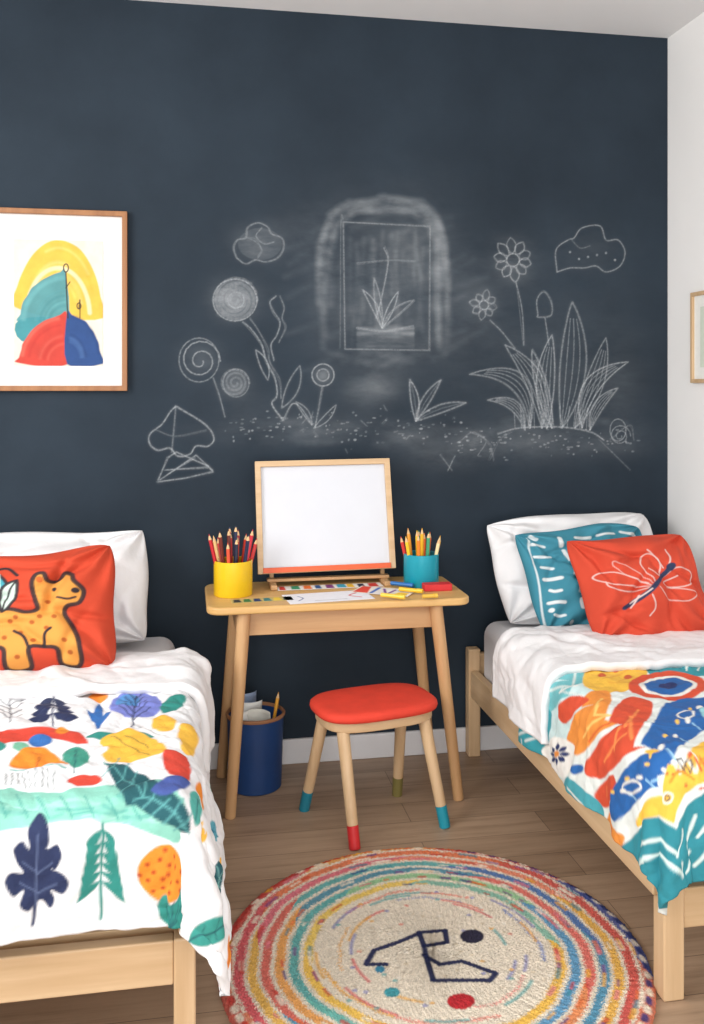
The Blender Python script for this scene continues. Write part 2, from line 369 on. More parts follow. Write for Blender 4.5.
panel('mat_board',x1-x0-.03,z1-z0-.03,M,-.008,None,(232,231,229),pf,res=.05)
def art(p):
    Y=(230,184,56);T=(70,146,154);R=(200,66,54);B=(40,74,130)
    def jit(pts,a=.45): q=np.asarray(pts,float); return smooth(q+rng.normal(0,a,q.shape),True,4)
    def q(cx,cy,rx,ry,c,t0,t1,al=.95): p.poly(jit([(cx,cy)]+[(cx-rx*math.cos(t),cy-ry*math.sin(t)) for t in np.linspace(t0,t1,12)]),c,al,aa=.004)
    q(58,318,44,78,Y,math.radians(8),math.pi)
    for k in range(12):
        s=random.uniform(.45,1); t0=random.uniform(.5,1.6)
        p.line([(58-(42*s)*math.cos(t),318-(76*s)*math.sin(t)) for t in np.linspace(t0,t0+1.2,8)],random.uniform(1,4),random.choice([(246,214,110),(228,170,40),(250,226,150)]),.35,soft=2)
    p.line([(58-32*math.cos(t),318-50*math.sin(t)) for t in np.linspace(.5,math.pi-.1,14)],4,(244,232,200),.65,soft=1)
    q(66,322,46,50,T,0,math.pi/2); p.poly(jit([(20,320),(66,320),(66,345),(22,340)],.5),T)
    for k in range(9): s=random.uniform(.3,.95); p.line([(66-46*s*math.cos(t),324-50*s*math.sin(t)) for t in np.linspace(.1,1.5,10)],random.uniform(1,3),random.choice([(120,186,188),(50,120,130)]),.35,soft=1.5)
    q(67,364,48,49,R,0,math.pi/2,1); q(67,364,35,49,B,math.pi/2,math.pi,1)
    for k in range(8): s=random.uniform(.3,.95); p.line([(66-48*s*math.cos(t),362-48*s*math.sin(t)) for t in np.linspace(.15,1.4,10)],random.uniform(1,3),random.choice([(228,110,92),(180,44,40)]),.35,soft=1.5)
    for k in range(6): s=random.uniform(.3,.95); p.line([(68+34*s*math.cos(t),360-48*s*math.sin(t)) for t in np.linspace(.15,1.4,10)],random.uniform(1,3),random.choice([(80,116,170),(24,50,100)]),.35,soft=1.5)
    p.line([(66,272),(67,300),(68,318)],1.2,(50,44,40)); p.ring(66,268,2.4,4,1.2,(40,40,45)); p.line([(66,288),(70,282)],1,(50,44,40))
    p.line([(80,318),(80,300),(79,308)],1,(60,50,40)); p.ring(79,306,2,3,1,(40,40,45))
def am(x,y): X,Z=onY(x,y,-.01); return (X-cx,Z-cz)
xa0,za0=am(14,239); xa1,za1=am(103,366)
Ma=M@Matrix.Translation(((xa0+xa1)/2,0,(za0+za1)/2))
panel('artwork',xa1-xa0,za0-za1,Ma,-.010,art,(226,220,206),pf,lambda x,y:(am(x,y)[0]-(xa0+xa1)/2,am(x,y)[1]-(za0+za1)/2),.002,k=.0034,mat=ARTM)
pr=thing('framed_picture',(RX,-.36,1.314),'pale wood framed botanical print on white wall','picture')
M2=Matrix.Translation((RX-.001,-.36,1.473))@Matrix.Rotation(math.radians(-90),4,'Z')
rframe('frame',.35,.318,.014,.016,M2,BZ,pr); panel('mat_board',.325,.293,M2,-.007,None,(240,240,234),pr,res=.05)
def art2(p):
    for k in range(7):
        o,c=leafp((0,-.07),(-.06+.02*k,.05+.02*(k%3)),.008,.004*(k-3)); p.poly(o,(96,130,96)); 
    p.ell(0,.07,.015,.015,(214,160,90))
panel('artwork',.24,.21,M2,-.009,art2,(214,222,206),pr,res=.003)
# ---------------------------------------------------------------- desk
DT=.642
dk=thing('study_desk',(.47,-.23,0),'small light pine desk with rounded top and splayed tapered legs','desk')
prism('desk_top',[(x+.470,y-.232) for x,y in rrect(.82,.36,.045)],DT-.024,DT,TOPW,dk,.007,4)
for nm,a,b_,m in (('apron',(.16,-.362,.542),(.785,-.342,DT-.024),WX),('apron',(.16,-.112,.542),(.785,-.094,DT-.024),WX),('apron',(.15,-.34,.542),(.168,-.114,DT-.024),WY),('apron',(.772,-.34,.542),(.79,-.114,DT-.024),WY)):
    box(nm,a,b_,m,dk,.003)
for tp,bt in (((.172,-.372),(.130,-.378)),((.772,-.372),(.845,-.378)),((.165,-.092),(.115,-.075)),((.772,-.092),(.835,-.075))):
    tube('leg',(bt[0],bt[1],0),(tp[0],tp[1],DT-.026),.0165,.021,WZ,dk,bevel=.003)
wbx=thing('tabletop_whiteboard',(.466,-.14,DT),'small wood-framed whiteboard on a low easel foot standing on desk','whiteboard')
lean=math.atan2(.085,.36)
Mw=Matrix.Translation((.459,-.105,.868))@Matrix.Rotation(-lean,4,'X')@Matrix.Rotation(math.radians(-.6),4,'Y')
rframe('frame',.462,.372,.019,.02,Mw,BX,wbx)
panel('writing_panel',.43,.34,Mw,-.008,None,(222,225,231),wbx,res=.05,mat=plain('white_gloss_panel',(210,213,220),.3,.01))
def lbox(a,b_): return [Mw@Vector(p) for p in ((a[0],a[1],a[2]),(b_[0],a[1],a[2]),(b_[0],b_[1],a[2]),(a[0],b_[1],a[2]),(a[0],a[1],b_[2]),(b_[0],a[1],b_[2]),(b_[0],b_[1],b_[2]),(a[0],b_[1],b_[2]))]
mesh('lower_lip',lbox((-.214,-.0235,-.184),(.214,-.0205,-.167)),[(0,1,2,3),(4,5,6,7),(0,1,5,4),(1,2,6,5),(2,3,7,6),(3,0,4,7)],plain('orange_lacquer',(222,92,44),.4,.05),wbx,bevel=.001)
box('pen_ledge',(.262,-.150,.658),(.672,-.122,.668),WX,wbx,.002)
box('easel_foot',(.268,-.205,DT+.0005),(.290,-.07,.658),WY,wbx,.003); box('easel_foot',(.644,-.205,DT+.0005),(.666,-.07,.658),WY,wbx,.003)
box('easel_upright',(.272,-.121,.658),(.286,-.107,.700),WZ,wbx,.002); box('easel_upright',(.648,-.121,.658),(.662,-.107,.700),WZ,wbx,.002)
def cup(c,r,h,colr,label,name='pencil_cup'):
    o=lathe(name,[(0,0),(r-.002,0),(r,.003),(r,h-.002),(r-.002,h),(r-.004,h-.002),(r-.004,.004),(0,.004)],c,plain('cup_enamel_'+name+str(colr[0]),colr,.35,.04),None,56,False)
    return finish(o,label,'pencil cup')
YC=(.146,-.236,DT+.0005); TC=(.768,-.204,DT+.0005)
cup(YC,.061,.110,(234,192,30),'yellow metal pencil cup filled with colored pencils'); cup(TC,.058,.106,(20,150,170),'turquoise metal pencil cup filled with colored pencils')
TIPW=plain('sharpened_wood',(222,184,134),.6,.04)
pm={}
def pcm(c):
    if c not in pm: pm[c]=plain('pencil_paint_%d_%d_%d'%c,c,.35,.04)
    return pm[c]
def pencil(c,phi,rb,rt,h,colr,lab,group,rad=.0058,kind='colored_pencil'):
    b0=Vector((c[0]+rb*math.cos(phi),c[1]+rb*math.sin(phi),c[2]+.007)); t0=Vector((c[0]+rt*math.cos(phi),c[1]+rt*math.sin(phi),c[2]+h))
    q=thing(kind,b0,lab,'pencil',group)
    tube('pencil_shaft',b0,t0,rad,rad,pcm(colr),q,8,.0006)
    d=(t0-b0).normalized(); e=t0+d*.013
    tube('sharpened_tip',t0,e,rad*.95,.002,TIPW,q,10,.0001); tube('pencil_lead',e,e+d*.006,.002,.0005,pcm(colr),q,8,.0001)
cs=[((205,40,40),'red'),((214,60,36),'vermilion'),((150,26,46),'dark red'),((36,50,100),'navy blue'),((200,50,50),'red'),((235,190,120),'tan'),((196,34,44),'red'),((110,44,34),'brown'),((220,84,56),'coral'),((34,40,60),'black'),((30,40,70),'dark blue'),((200,40,60),'crimson')]
for k in range(12):
    c,n_=cs[k]; phi=2*math.pi*k/12+.2
    rt=.038 if k%2 else .050
    pencil(YC,phi,.026 if k%2 else .034,rt+.024*abs(math.cos(phi)),.155+.034*((k*5)%4)/3,c,n_+' pencil standing in yellow cup','pencils in the yellow cup',.0060)
for k in range(4):
    c,n_=cs[(k*3+1)%12]; phi=2*math.pi*k/4+.5
    pencil(YC,phi,.010,.016,.165+.012*k,c,n_+' pencil standing in yellow cup','pencils in the yellow cup')
cs2=[((240,180,30),'yellow'),((236,104,30),'orange'),((40,130,80),'green'),((240,160,50),'amber'),((212,50,44),'red'),((244,196,40),'yellow'),((236,130,40),'orange'),((60,150,110),'green'),((236,220,170),'cream')]
for k in range(9):
    c,n_=cs2[k]; phi=2*math.pi*k/9+.1
    pencil(TC,phi,.032,.042+.022*abs(math.cos(phi)),.142+.022*((k*5)%4)/3,c,n_+' pencil standing in turquoise cup','pencils in the turquoise cup',.0060)
for k in range(3):
    c,n_=cs2[(k*4+1)%9]; phi=2*math.pi*k/3+.5
    pencil(TC,phi,.010,.014,.152+.01*k,c,n_+' pencil standing in turquoise cup','pencils in the turquoise cup')
def flatM(px,py,ang,z=DT+.0006):
    x,y=onZ(px,py,DT); return Matrix.Translation((x,y,z))@Matrix.Rotation(math.radians(ang),4,'Z')@Matrix.Rotation(math.radians(-90),4,'X')
def paper(name,px,py,w,h,ang,fn,base,label,cat,z=DT+.0006):
    o=panel(name,w,h,flatM(px,py,ang,z),0,fn,base,None,res=.003)
    sm=o.modifiers.new('t','SOLIDIFY'); sm.thickness=.0006; sm.offset=0; finish(o,label,cat)
def shp(p):
    p.line([(-.10,-.03),(-.08,.0),(-.09,.03)],.004,(40,90,150)); p.line([(.1,.03),(.07,.0),(.1,-.03)],.006,(215,60,60)); p.line([(-.05,-.04),(.0,-.042),(.05,-.04)],.004,(60,60,60),.5)
paper('paper_sheet',328,597,.27,.13,6,shp,(240,240,246),'white drawing paper with few strokes lying on desk','paper')
def sw(p):
    cs=[(214,60,50),(40,90,150),(240,190,50),(50,150,110),(130,60,130),(30,40,70),(236,120,50),(60,170,200)]
    for k in range(9):
        x=-.165+k*.037+random.uniform(-.004,.004); w_=random.uniform(.02,.034); y=random.uniform(-.004,.004)
        p.poly([(x,-.026+y),(x+w_,-.028+y),(x+w_,.026+y),(x+.003,.024+y)],cs[(k*3)%8]); 
paper('color_chart',330,587,.35,.06,1,sw,(240,240,236),'long paper strip of painted color swatches on desk','paper',DT+.0016)
def sw2(p):
    cs=[(26,40,52),(36,110,60),(20,50,100),(50,120,120),(236,200,60),(30,60,60)]
    for k in range(6):
        x=-.09+k*.031; p.poly([(x,-.02),(x+.026,-.02),(x+.022,.02),(x+.004,.02)],cs[k])
paper('color_chart',262,600,.19,.05,4,sw2,(196,176,110),'dark green and blue swatch card on desk','paper')
def painted(p):
    p.poly([(-.09,-.045),(-.04,-.045),(-.06,.045),(-.09,.045)],(226,70,50)); p.line([(-.03,-.04),(-.03,.04)],.012,(60,110,190),sm=False); p.line([(-.01,.03),(.02,-.03),(.03,.03)],.009,(120,60,140)); p.poly([(.04,-.04),(.085,-.04),(.085,.0),(.05,.0)],(240,200,60))
    p.line([(.045,.02),(.085,.03)],.012,(40,160,170))
paper('painted_sheet',384,592,.19,.10,-32,painted,(240,232,222),'small sheet painted with colorful strokes on desk','paper',DT+.0028)
def marker(px,py,ang,colr,lab,L=.1):
    x,y=onZ(px,py,DT); d=Vector((math.cos(math.radians(ang)),math.sin(math.radians(ang)),0)); c=Vector((x,y,DT+.0125))
    q=thing('marker_pen',(x,y,DT),lab,'pen','markers on the desk')
    tube('pen_barrel',c-d*L/2,c+d*L/4,.0065,.0065,pcm(colr),q,14,.001); tube('pen_cap',c+d*L/4,c+d*L/2,.0078,.007,pcm(colr),q,14,.001)
marker(402,588,-38,(40,110,180),'blue marker pen lying on desk',.08); marker(411,594,-34,(235,190,50),'yellow marker pen lying on desk',.08)
marker(393,600,-36,(238,200,70),'yellow marker pen lying across paper',.08); marker(430,600,4,(225,180,70),'yellow crayon lying near red box',.05)
x,y=onZ(437,590,DT); rb=prism('crayon_box',[(a+x,b_+y) for a,b_ in rrect(.092,.042,.004,3)],DT+.0005,DT+.022,plain('red_card',(206,44,48),.6,.06),None,.002)
finish(rb,'small red box lying at edge of desk','box')
# ---------------------------------------------------------------- waste bin
BC=(.222,-.165,0.0005)
bn=thing('waste_bin',BC,'round navy blue waste bin under desk with pale rim','bin')
BLU=plain('navy_bin',(20,58,110),.5,.06)
lathe('bin_body',[(0,0),(.080,0),(.084,.004),(.092,.232),(.089,.232),(.081,.008),(0,.008)],BC,BLU,bn,56,False)
lathe('bin_rim',[(.088,.232),(.096,.232),(.097,.238),(.094,.242),(.089,.242)],BC,plain('tan_rim',(150,104,70),.6,.05),bn,56,True)
def sheet(cx_,cy_,w,h,yaw,tilt,colr,lab,bend):
    U,V=np.meshgrid(np.linspace(-w/2,w/2,16),np.linspace(0,h,20),indexing='ij')
    Mx=Matrix.Translation((BC[0]+cx_,BC[1]+cy_,.014))@Matrix.Rotation(math.radians(yaw),4,'Z')@Matrix.Rotation(math.radians(tilt),4,'X')
    Q=np.stack([U,bend*(U/w*2)**2+.004*np.sin(V*60+U*40),V],-1); R_=np.array(Mx); Q=Q@R_[:3,:3].T+R_[:3,3]
    p=Painter(U,V,colr); o=gridmesh('loose_paper',Q,p.c,PAINTM); s=o.modifiers.new('t','SOLIDIFY'); s.thickness=.0008
    finish(o,lab,'paper',None,'loose papers in the bin')
sheet(-.02,.005,.085,.262,12,4,(226,226,222),'crumpled white paper sheet standing in bin',.016)
sheet(.02,-.018,.075,.250,-20,6,(214,212,202),'curled cream paper sheet standing in bin',-.014)
sheet(-.01,.04,.07,.272,30,-3,(140,158,186),'curled blue-grey paper sheet in bin',.012)
sheet(-.03,-.03,.055,.244,50,3,(236,234,228),'folded white paper scrap in bin',.01)
pencil((BC[0],BC[1],.005),.35,.03,.080,.268,(225,160,50),'long yellow pencil standing in waste bin','pencil in the bin',.006)
# ---------------------------------------------------------------- stool
st=thing('stool',(.56,-.465,0),'small wooden stool with red-orange padded seat and paint-dipped legs','stool')
ang=math.radians(12); Ms=Matrix.Translation((.555,-.462,0))@Matrix.Rotation(ang,4,'Z')
def sup(w,d,n=56,e=3.2):
    return [(w/2*math.copysign(abs(math.cos(t))**(2/e),math.cos(t)),d/2*math.copysign(abs(math.sin(t))**(2/e),math.sin(t))) for t in np.arange(n)*2*math.pi/n]
RED=plain('red_orange_fabric',(214,60,40),.8,.05,20,.3,300,.0008)
prof=[(.93,.340),(.985,.343),(1.0,.351),(.99,.360),(.95,.366),(.85,.369),(.6,.3705),(.3,.371)]
base_=sup(.378,.255); v=[];f=[]; n=len(base_)
for s_,z in prof:
    for x,y in base_: v.append(Ms@Vector((x*s_,y*s_,z-.003)))
for j in range(len(prof)-1):
    for i in range(n): f.append((j*n+i,j*n+(i+1)%n,(j+1)*n+(i+1)%n,(j+1)*n+i))
f.append(tuple(range(n))); f.append(tuple(range((len(prof)-1)*n,len(prof)*n)))
mesh('seat',v,f,RED,st,smooth=True)
prism('seat_frame',sup(.345,.228),.308,.3365,BX,st,.004,3,Ms)
ft=[((.356,-.366),(-.13,.078),(26,120,140),'teal painted leg tip'),((.467,-.631),(-.13,-.078),(200,40,44),'red painted leg tip'),((.7525,-.549),(.13,-.078),(22,140,160),'teal painted leg tip'),((.661,-.314),(.13,.078),(120,110,60),'olive painted leg tip')]
for fb,tp,c,lab in ft:
    t=Ms@Vector((tp[0],tp[1],.3075)); b_=Vector((fb[0],fb[1],0)); lg=tube('leg',b_,t,.0155,.0185,BZ,st,t0=.2)
    tp_=tube('leg_tip',b_,t,.0162,.019,plain('dipped_paint'+lab[:3]+str(fb[0]),c,.5,.05),lg,t0=0,t1=.2); tp_['label']=lab
# ---------------------------------------------------------------- rug
rc=(.553,-1.151); R=.484
nr,na=200,960
rr=np.linspace(0,1,nr)**.85*R; th=np.arange(na)*2*math.pi/na
RR,TH=np.meshgrid(rr,th,indexing='ij'); RU=RR*np.cos(TH); RV=RR*np.sin(TH)
def rm(x,y): X,Y=onZ(x,y,.014); return (X-rc[0],Y-rc[1])
CR=(236,223,203)
P=Painter(RU,RV,CR,rm,.004,.0022)
fr=RR.ravel()/R; tt=TH.ravel()
wob=fr+.008*np.sin(tt*3+1)+.006*np.sin(tt*7)+.003*np.sin(tt*17)+rng.normal(0,.005,fr.size)
def cyc(cols,seed,sh=None):
    k=((tt/(2*math.pi)*len(cols)+.2*np.sin(fr*20+seed)+(seed*.37 if sh is None else sh))%len(cols)).astype(int); return lin(np.array(cols)[k])
rings=[(.94,1.03,[(44,66,146),(208,84,68),(228,160,70),(204,58,50),(214,82,66),(210,70,82),(202,54,50),(218,110,74)]),
 (.875,.93,[(214,66,54),(230,116,64),(220,74,88),(212,64,58)]),
 (.815,.866,[(238,180,62),(234,130,94),(226,104,122),(238,184,72),(222,88,76)]),
 (.755,.806,[(48,142,178),(46,106,174),(82,172,170),(220,94,80),(48,142,178)]),
 (.69,.742,[(236,138,74),(228,102,90),(60,142,166),(238,164,76)]),
 (.625,.678,[(88,184,174),(72,150,194),(146,198,146),(76,172,170)]),
 (.56,.612,[(244,196,68),(244,190,60),(128,188,166),(240,204,90)]),
 (.50,.525,[(234,156,140),CR,(146,158,200),CR,(234,148,128),CR,(238,184,104)]),
 (.43,.447,[CR,(232,142,132),CR,CR,(146,152,196),CR,(236,178,94),CR])]
for n_,(a_,b_,cl) in enumerate(rings):
    al=np.clip((wob-a_)/.008,0,1)*np.clip((b_-wob)/.008,0,1)*.91
    P.c=P.c*(1-al[:,None])+cyc(cl,n_,.3 if n_==0 else None)*al[:,None]
pal=[(44,70,142),(206,60,48),(240,178,54),(50,138,156),(246,234,214),(130,72,140),(230,114,58),(246,234,214),(228,128,142)]
m0,k0=P.m,P.k
P.m=lambda a,b:(a,b); P.k=1
for k in range(100):
    a_=2*math.pi*k/100; L=.022
    ca=math.cos(a_)
    cc=(36,52,120) if (ca>.45 and k%2) else ((240,228,208) if ca>.45 else random.choice([(204,54,42),(228,108,50),(222,96,110),(246,234,214),(208,66,58),(240,176,48)]))
    P.line([(R*.972*math.cos(a_+L*q),R*.972*math.sin(a_+L*q)) for q in (0,.5,1)],.015,cc,.9,soft=.002)
for k in range(190):
    a_=random.uniform(0,2*math.pi); ri=random.choice([.945,.925,.895,.84,.78,.71,.65,.58]); L=random.uniform(.03,.12)
    P.line([(R*ri*math.cos(a_+L*q),R*ri*math.sin(a_+L*q)) for q in (0,.5,1)],random.uniform(.006,.012),random.choice(pal),.75,soft=.002)
for k in range(20):
    a_=random.uniform(0,2*math.pi); ri=random.uniform(.34,.55); L=random.uniform(.2,.6)
    P.line([(R*ri*math.cos(a_+L*q),R*ri*math.sin(a_+L*q)) for q in (0,.33,.66,1)],.008,random.choice([(234,134,112),(240,180,72),(222,92,96),(130,134,190),(76,170,170)]),.75,soft=.002)
for k in range(30):
    a_=random.uniform(0,2*math.pi); ri=random.uniform(.2,.55); P.ell(R*ri*math.cos(a_),R*ri*math.sin(a_),.006,.005,random.choice([(234,134,112),(240,180,72),(76,170,170),(130,134,190)]),al=.7)
for k in range(90):
    a_=random.uniform(0,2*math.pi); ri=random.uniform(.1,.6); P.ell(R*ri*math.cos(a_),R*ri*math.sin(a_),.005,.004,random.choice([(194,176,150),(214,194,160),(250,242,230)]),al=.6)
P.m,P.k=m0,k0
NV=(20,32,80)
for pts in ([(386,966),(366,966),(374,952),(398,944),(419,935)],[(419,934),(445,932)],[(445,932),(447,944),(424,948)],[(419,934),(424,948),(426,958),(433,981)],[(424,957),(440,966),(462,963),(496,975),(490,982),(433,982)]):
    P.line(pts,6,NV,.98,False)
P.ell(472,938,12,7,(40,36,60)); P.ell(461,1003,14,8,(196,40,48)); P.ell(392,994,8,5,(70,160,170)); P.ell(380,971,5,3.5,(60,140,170))
tuft=np.sin(fr*R*2*math.pi/.0105+1.2*np.sin(tt*60))*np.sin(tt*fr*R*2*math.pi/.016)
nz=rng.normal(0,1,fr.size); P.c=np.clip(P.c*(1+.08*nz[:,None]+.08*tuft[:,None]),0,1)
zt=.014*np.clip((1-RR/R)/.04,0,1)**.4+.002; zt=zt+rng.uniform(0,.003,RR.shape)+.0012*tuft.reshape(RR.shape)
ZR=np.where(RR/R>.999,.0008,np.maximum(zt,.001))
jr=1+np.where(RR/R>.985,rng.normal(0,.0022,RR.shape),0)
rug=gridmesh('round_rug',np.stack([RU*jr+rc[0],RV*jr+rc[1],ZR],-1),P.c,attrmat('wool_pile',.95,.14,80,.9,240,.005),None,wrap=True)
finish(rug,'round cream rug with rainbow rings and navy doodle lines on floor','rug')
# ---------------------------------------------------------------- beds
def bed(x0,x1,y0,y1,label,p,fz=(.150,.236),sh=0):
    q=thing('bed_frame',((x0+x1)/2,(y0+y1)/2,0),label,'bed')
    for x in (x0,x1-p):
        xs=x+(sh if x==x0 else 0)
        box('bed_leg',(xs,y0,0),(xs+p,y0+p,.240),BZ,q,.005); box('bed_leg',(x,y1-p*.9,0),(x+p*.9,y1,.378),BZ,q,.005)
    box('side_rail',(x0+.006,y0+p-.02,.212),(x0+.034,y1-p*.9,.305),BY,q,.004); box('side_rail',(x1-.034,y0+p-.02,.212),(x1-.006,y1-p*.9,.305),BY,q,.004)
    box('foot_rail',(x0+p+sh,y0+.004,fz[0]),(x1-p,y0+.034,fz[1]),BX,q,.004); box('head_rail',(x0+p*.9,y1-.034,.2),(x1-p,y1-.008,.36),BX,q,.004)
    box('slat_base',(x0+.036,y0+.06,.215),(x1-.036,y1-.06,.235),BX,q,.002)
    return q
def mattress(x0,x1,y0,y1,z0,z1):
    o=box('mattress',(x0,y0,z0),(x1,y1,z1),SHEET,None,bevel=.05,seg=6); return finish(o,'white sheeted mattress on pale wooden bed frame','mattress')
bed(-.86,.018,-1.39,-.022,'pale birch child bed frame under white forest-print duvet',.042); mattress(-.82,-.035,-1.35,-.065,.2355,.485)
bed(.976,1.744,-1.39,-.022,'pale birch child bed frame under bright multicolored duvet',.048,sh=.016); mattress(1.018,1.702,-1.35,-.065,.2355,.485)
def drape(U,V,ex0,ex1,ey,zt,Rr,seed,dom,fl=.12,corner=.25,wave=1.0,z_min=.02,curl=.5,rnd=.14,flv=0):
    r=np.random.default_rng(seed); X=U.copy(); Y=V.copy(); Z=np.full_like(U,zt)
    a=np.zeros_like(U); sgn=np.ones_like(U); base=U.copy(); amax=np.ones_like(U)
    if ex1 is not None:
        m=U>ex1-Rr; a=np.where(m,U-(ex1-Rr),a); base=np.where(m,ex1-Rr,base); amax=np.where(m,dom[1]-(ex1-Rr),amax)
    if ex0 is not None:
        m=U<ex0+Rr; a=np.where(m,(ex0+Rr)-U,a); sgn=np.where(m,-1,sgn); base=np.where(m,ex0+Rr,base); amax=np.where(m,(ex0+Rr)-dom[0],amax)
    b=np.clip((ey+Rr)-V,0,None); baseY=np.maximum(V,ey+Rr); bmax=max((ey+Rr)-dom[2],.01)
    kf=1-rnd*np.clip(a/amax,0,1)**2*np.clip(b/bmax,0,1)**2
    a=a*kf; b=b*kf
    rho=np.hypot(a,b); phi=np.arctan2(b,np.maximum(a,1e-9)); phi=np.where(rho<1e-9,0,phi)
    q=Rr*math.pi/2
    ph=r.uniform(0,6,4)
    s2=np.sin(2*phi)
    wv=np.where(b<=0,np.sin(V*17+ph[0]+1.2*np.sin(V*6+ph[1]))+.4*np.sin(V*31+ph[2]),0)+np.where(a<=0,np.sin(U*15+ph[3]+1.2*np.sin(U*7+ph[1]))+.3*np.sin(U*29+ph[0]),0)
    ec=ex1-Rr if ex1 is not None else ex0+Rr
    dc=np.where(a<=0,np.abs(U-ec),np.where(b<=0,V-(ey+Rr),0))
    wv=wv*wave*np.clip(dc/.12,0,1)
    cf=np.sin(phi*6+ph[1])*s2**2
    flare=fl+corner*s2**2+flv*np.clip((-V-.75)/.6,0,1)*np.cos(phi)**2
    s=rho; hang=np.clip(s-q,0,None)
    aa=np.clip(s,0,q)/Rr
    out=Rr*np.sin(aa)+hang*np.sin(np.arctan(flare))-curl*hang**2+(wv*.012+cf*.018)*np.clip(hang/.12,0,1.2)
    dn=Rr*(1-np.cos(aa))+hang*np.cos(np.arctan(flare))
    X=base+sgn*out*np.cos(phi); Y=baseY-out*np.sin(phi); Z=zt-dn
    return X,Y,np.maximum(Z,z_min)
def wrinkle(U,V,seed,n=16,amp=.006,dom=None,wd=1.0):
    r=np.random.default_rng(seed); x0,x1,y0,y1=dom; h=np.zeros_like(U)
    for k in range(n):
        cx=r.uniform(x0,x1); cy=r.uniform(y0,y1); a=r.uniform(0,math.pi); L=r.uniform(.08,.28); w=r.uniform(.012,.024)*wd
        dx=(U-cx)*math.cos(a)+(V-cy)*math.sin(a); dy=-(U-cx)*math.sin(a)+(V-cy)*math.cos(a)+r.normal(0,.9)*dx**2+.008*np.sin(dx*15+k)
        h+=amp*r.uniform(.5,1.2)*np.exp(-(dy/w)**2-(dx/L)**2)*r.choice([1,1,-.7])
    return h
def cloth_obj(name,dom,edges,fn,base,mapf,mat,seed,res=.0034,thick=.014,par=None,k=.002,puff=.003,nw=26,wamp=.006,lift=0,Rr=.055,corner=.25,fl=.12,wd=1.0,curl=.5,rnd=.14,fine=.0022,flv=0):
    x0,x1,y0,y1=dom; N=int((x1-x0)/res); M_=int((y1-y0)/res)
    U,V=np.meshgrid(np.linspace(x0,x1,N),np.linspace(y0,y1,M_),indexing='ij')
    X,Y,Z=drape(U,V,*edges,ZT+lift,Rr,seed,dom,fl=fl,corner=corner,curl=curl,rnd=rnd,flv=flv)
    Q=np.stack([X,Y,Z],-1)
    du=np.gradient(Q,axis=0); dv=np.gradient(Q,axis=1); nn=np.cross(du,dv); nn/=np.linalg.norm(nn,axis=-1,keepdims=True)+1e-9
    h=puff*(np.sin(U*23+2*np.sin(V*13))*np.sin(V*21+1.5*np.sin(U*17))+.4*np.sin(U*52+3*np.sin(V*31))*np.sin(V*39+2*np.sin(U*41)))
    h=h+wrinkle(U,V,seed+7,nw,wamp,dom,wd)+wrinkle(U,V,seed+19,nw*5,fine,dom,.5)
    Q=Q+nn*h[...,None]
    p=Painter(U,V,base,mapf,res*1.2,k)
    if fn: fn(p)
    o=gridmesh(name,Q,p.c,mat,par,flip=False); s=o.modifiers.new('t','SOLIDIFY'); s.thickness=thick; s.offset=0
    return o
ZT=.505
XE=.022; YE=-1.40
SHR=.43*.055
def mL(x,y):
    X,Y=onZ(x,y,ZT)
    if Y>=YE+.02: return X,Y
    X,Z=onY(x,y,YE-.012); return X,YE-(ZT-Z)+SHR
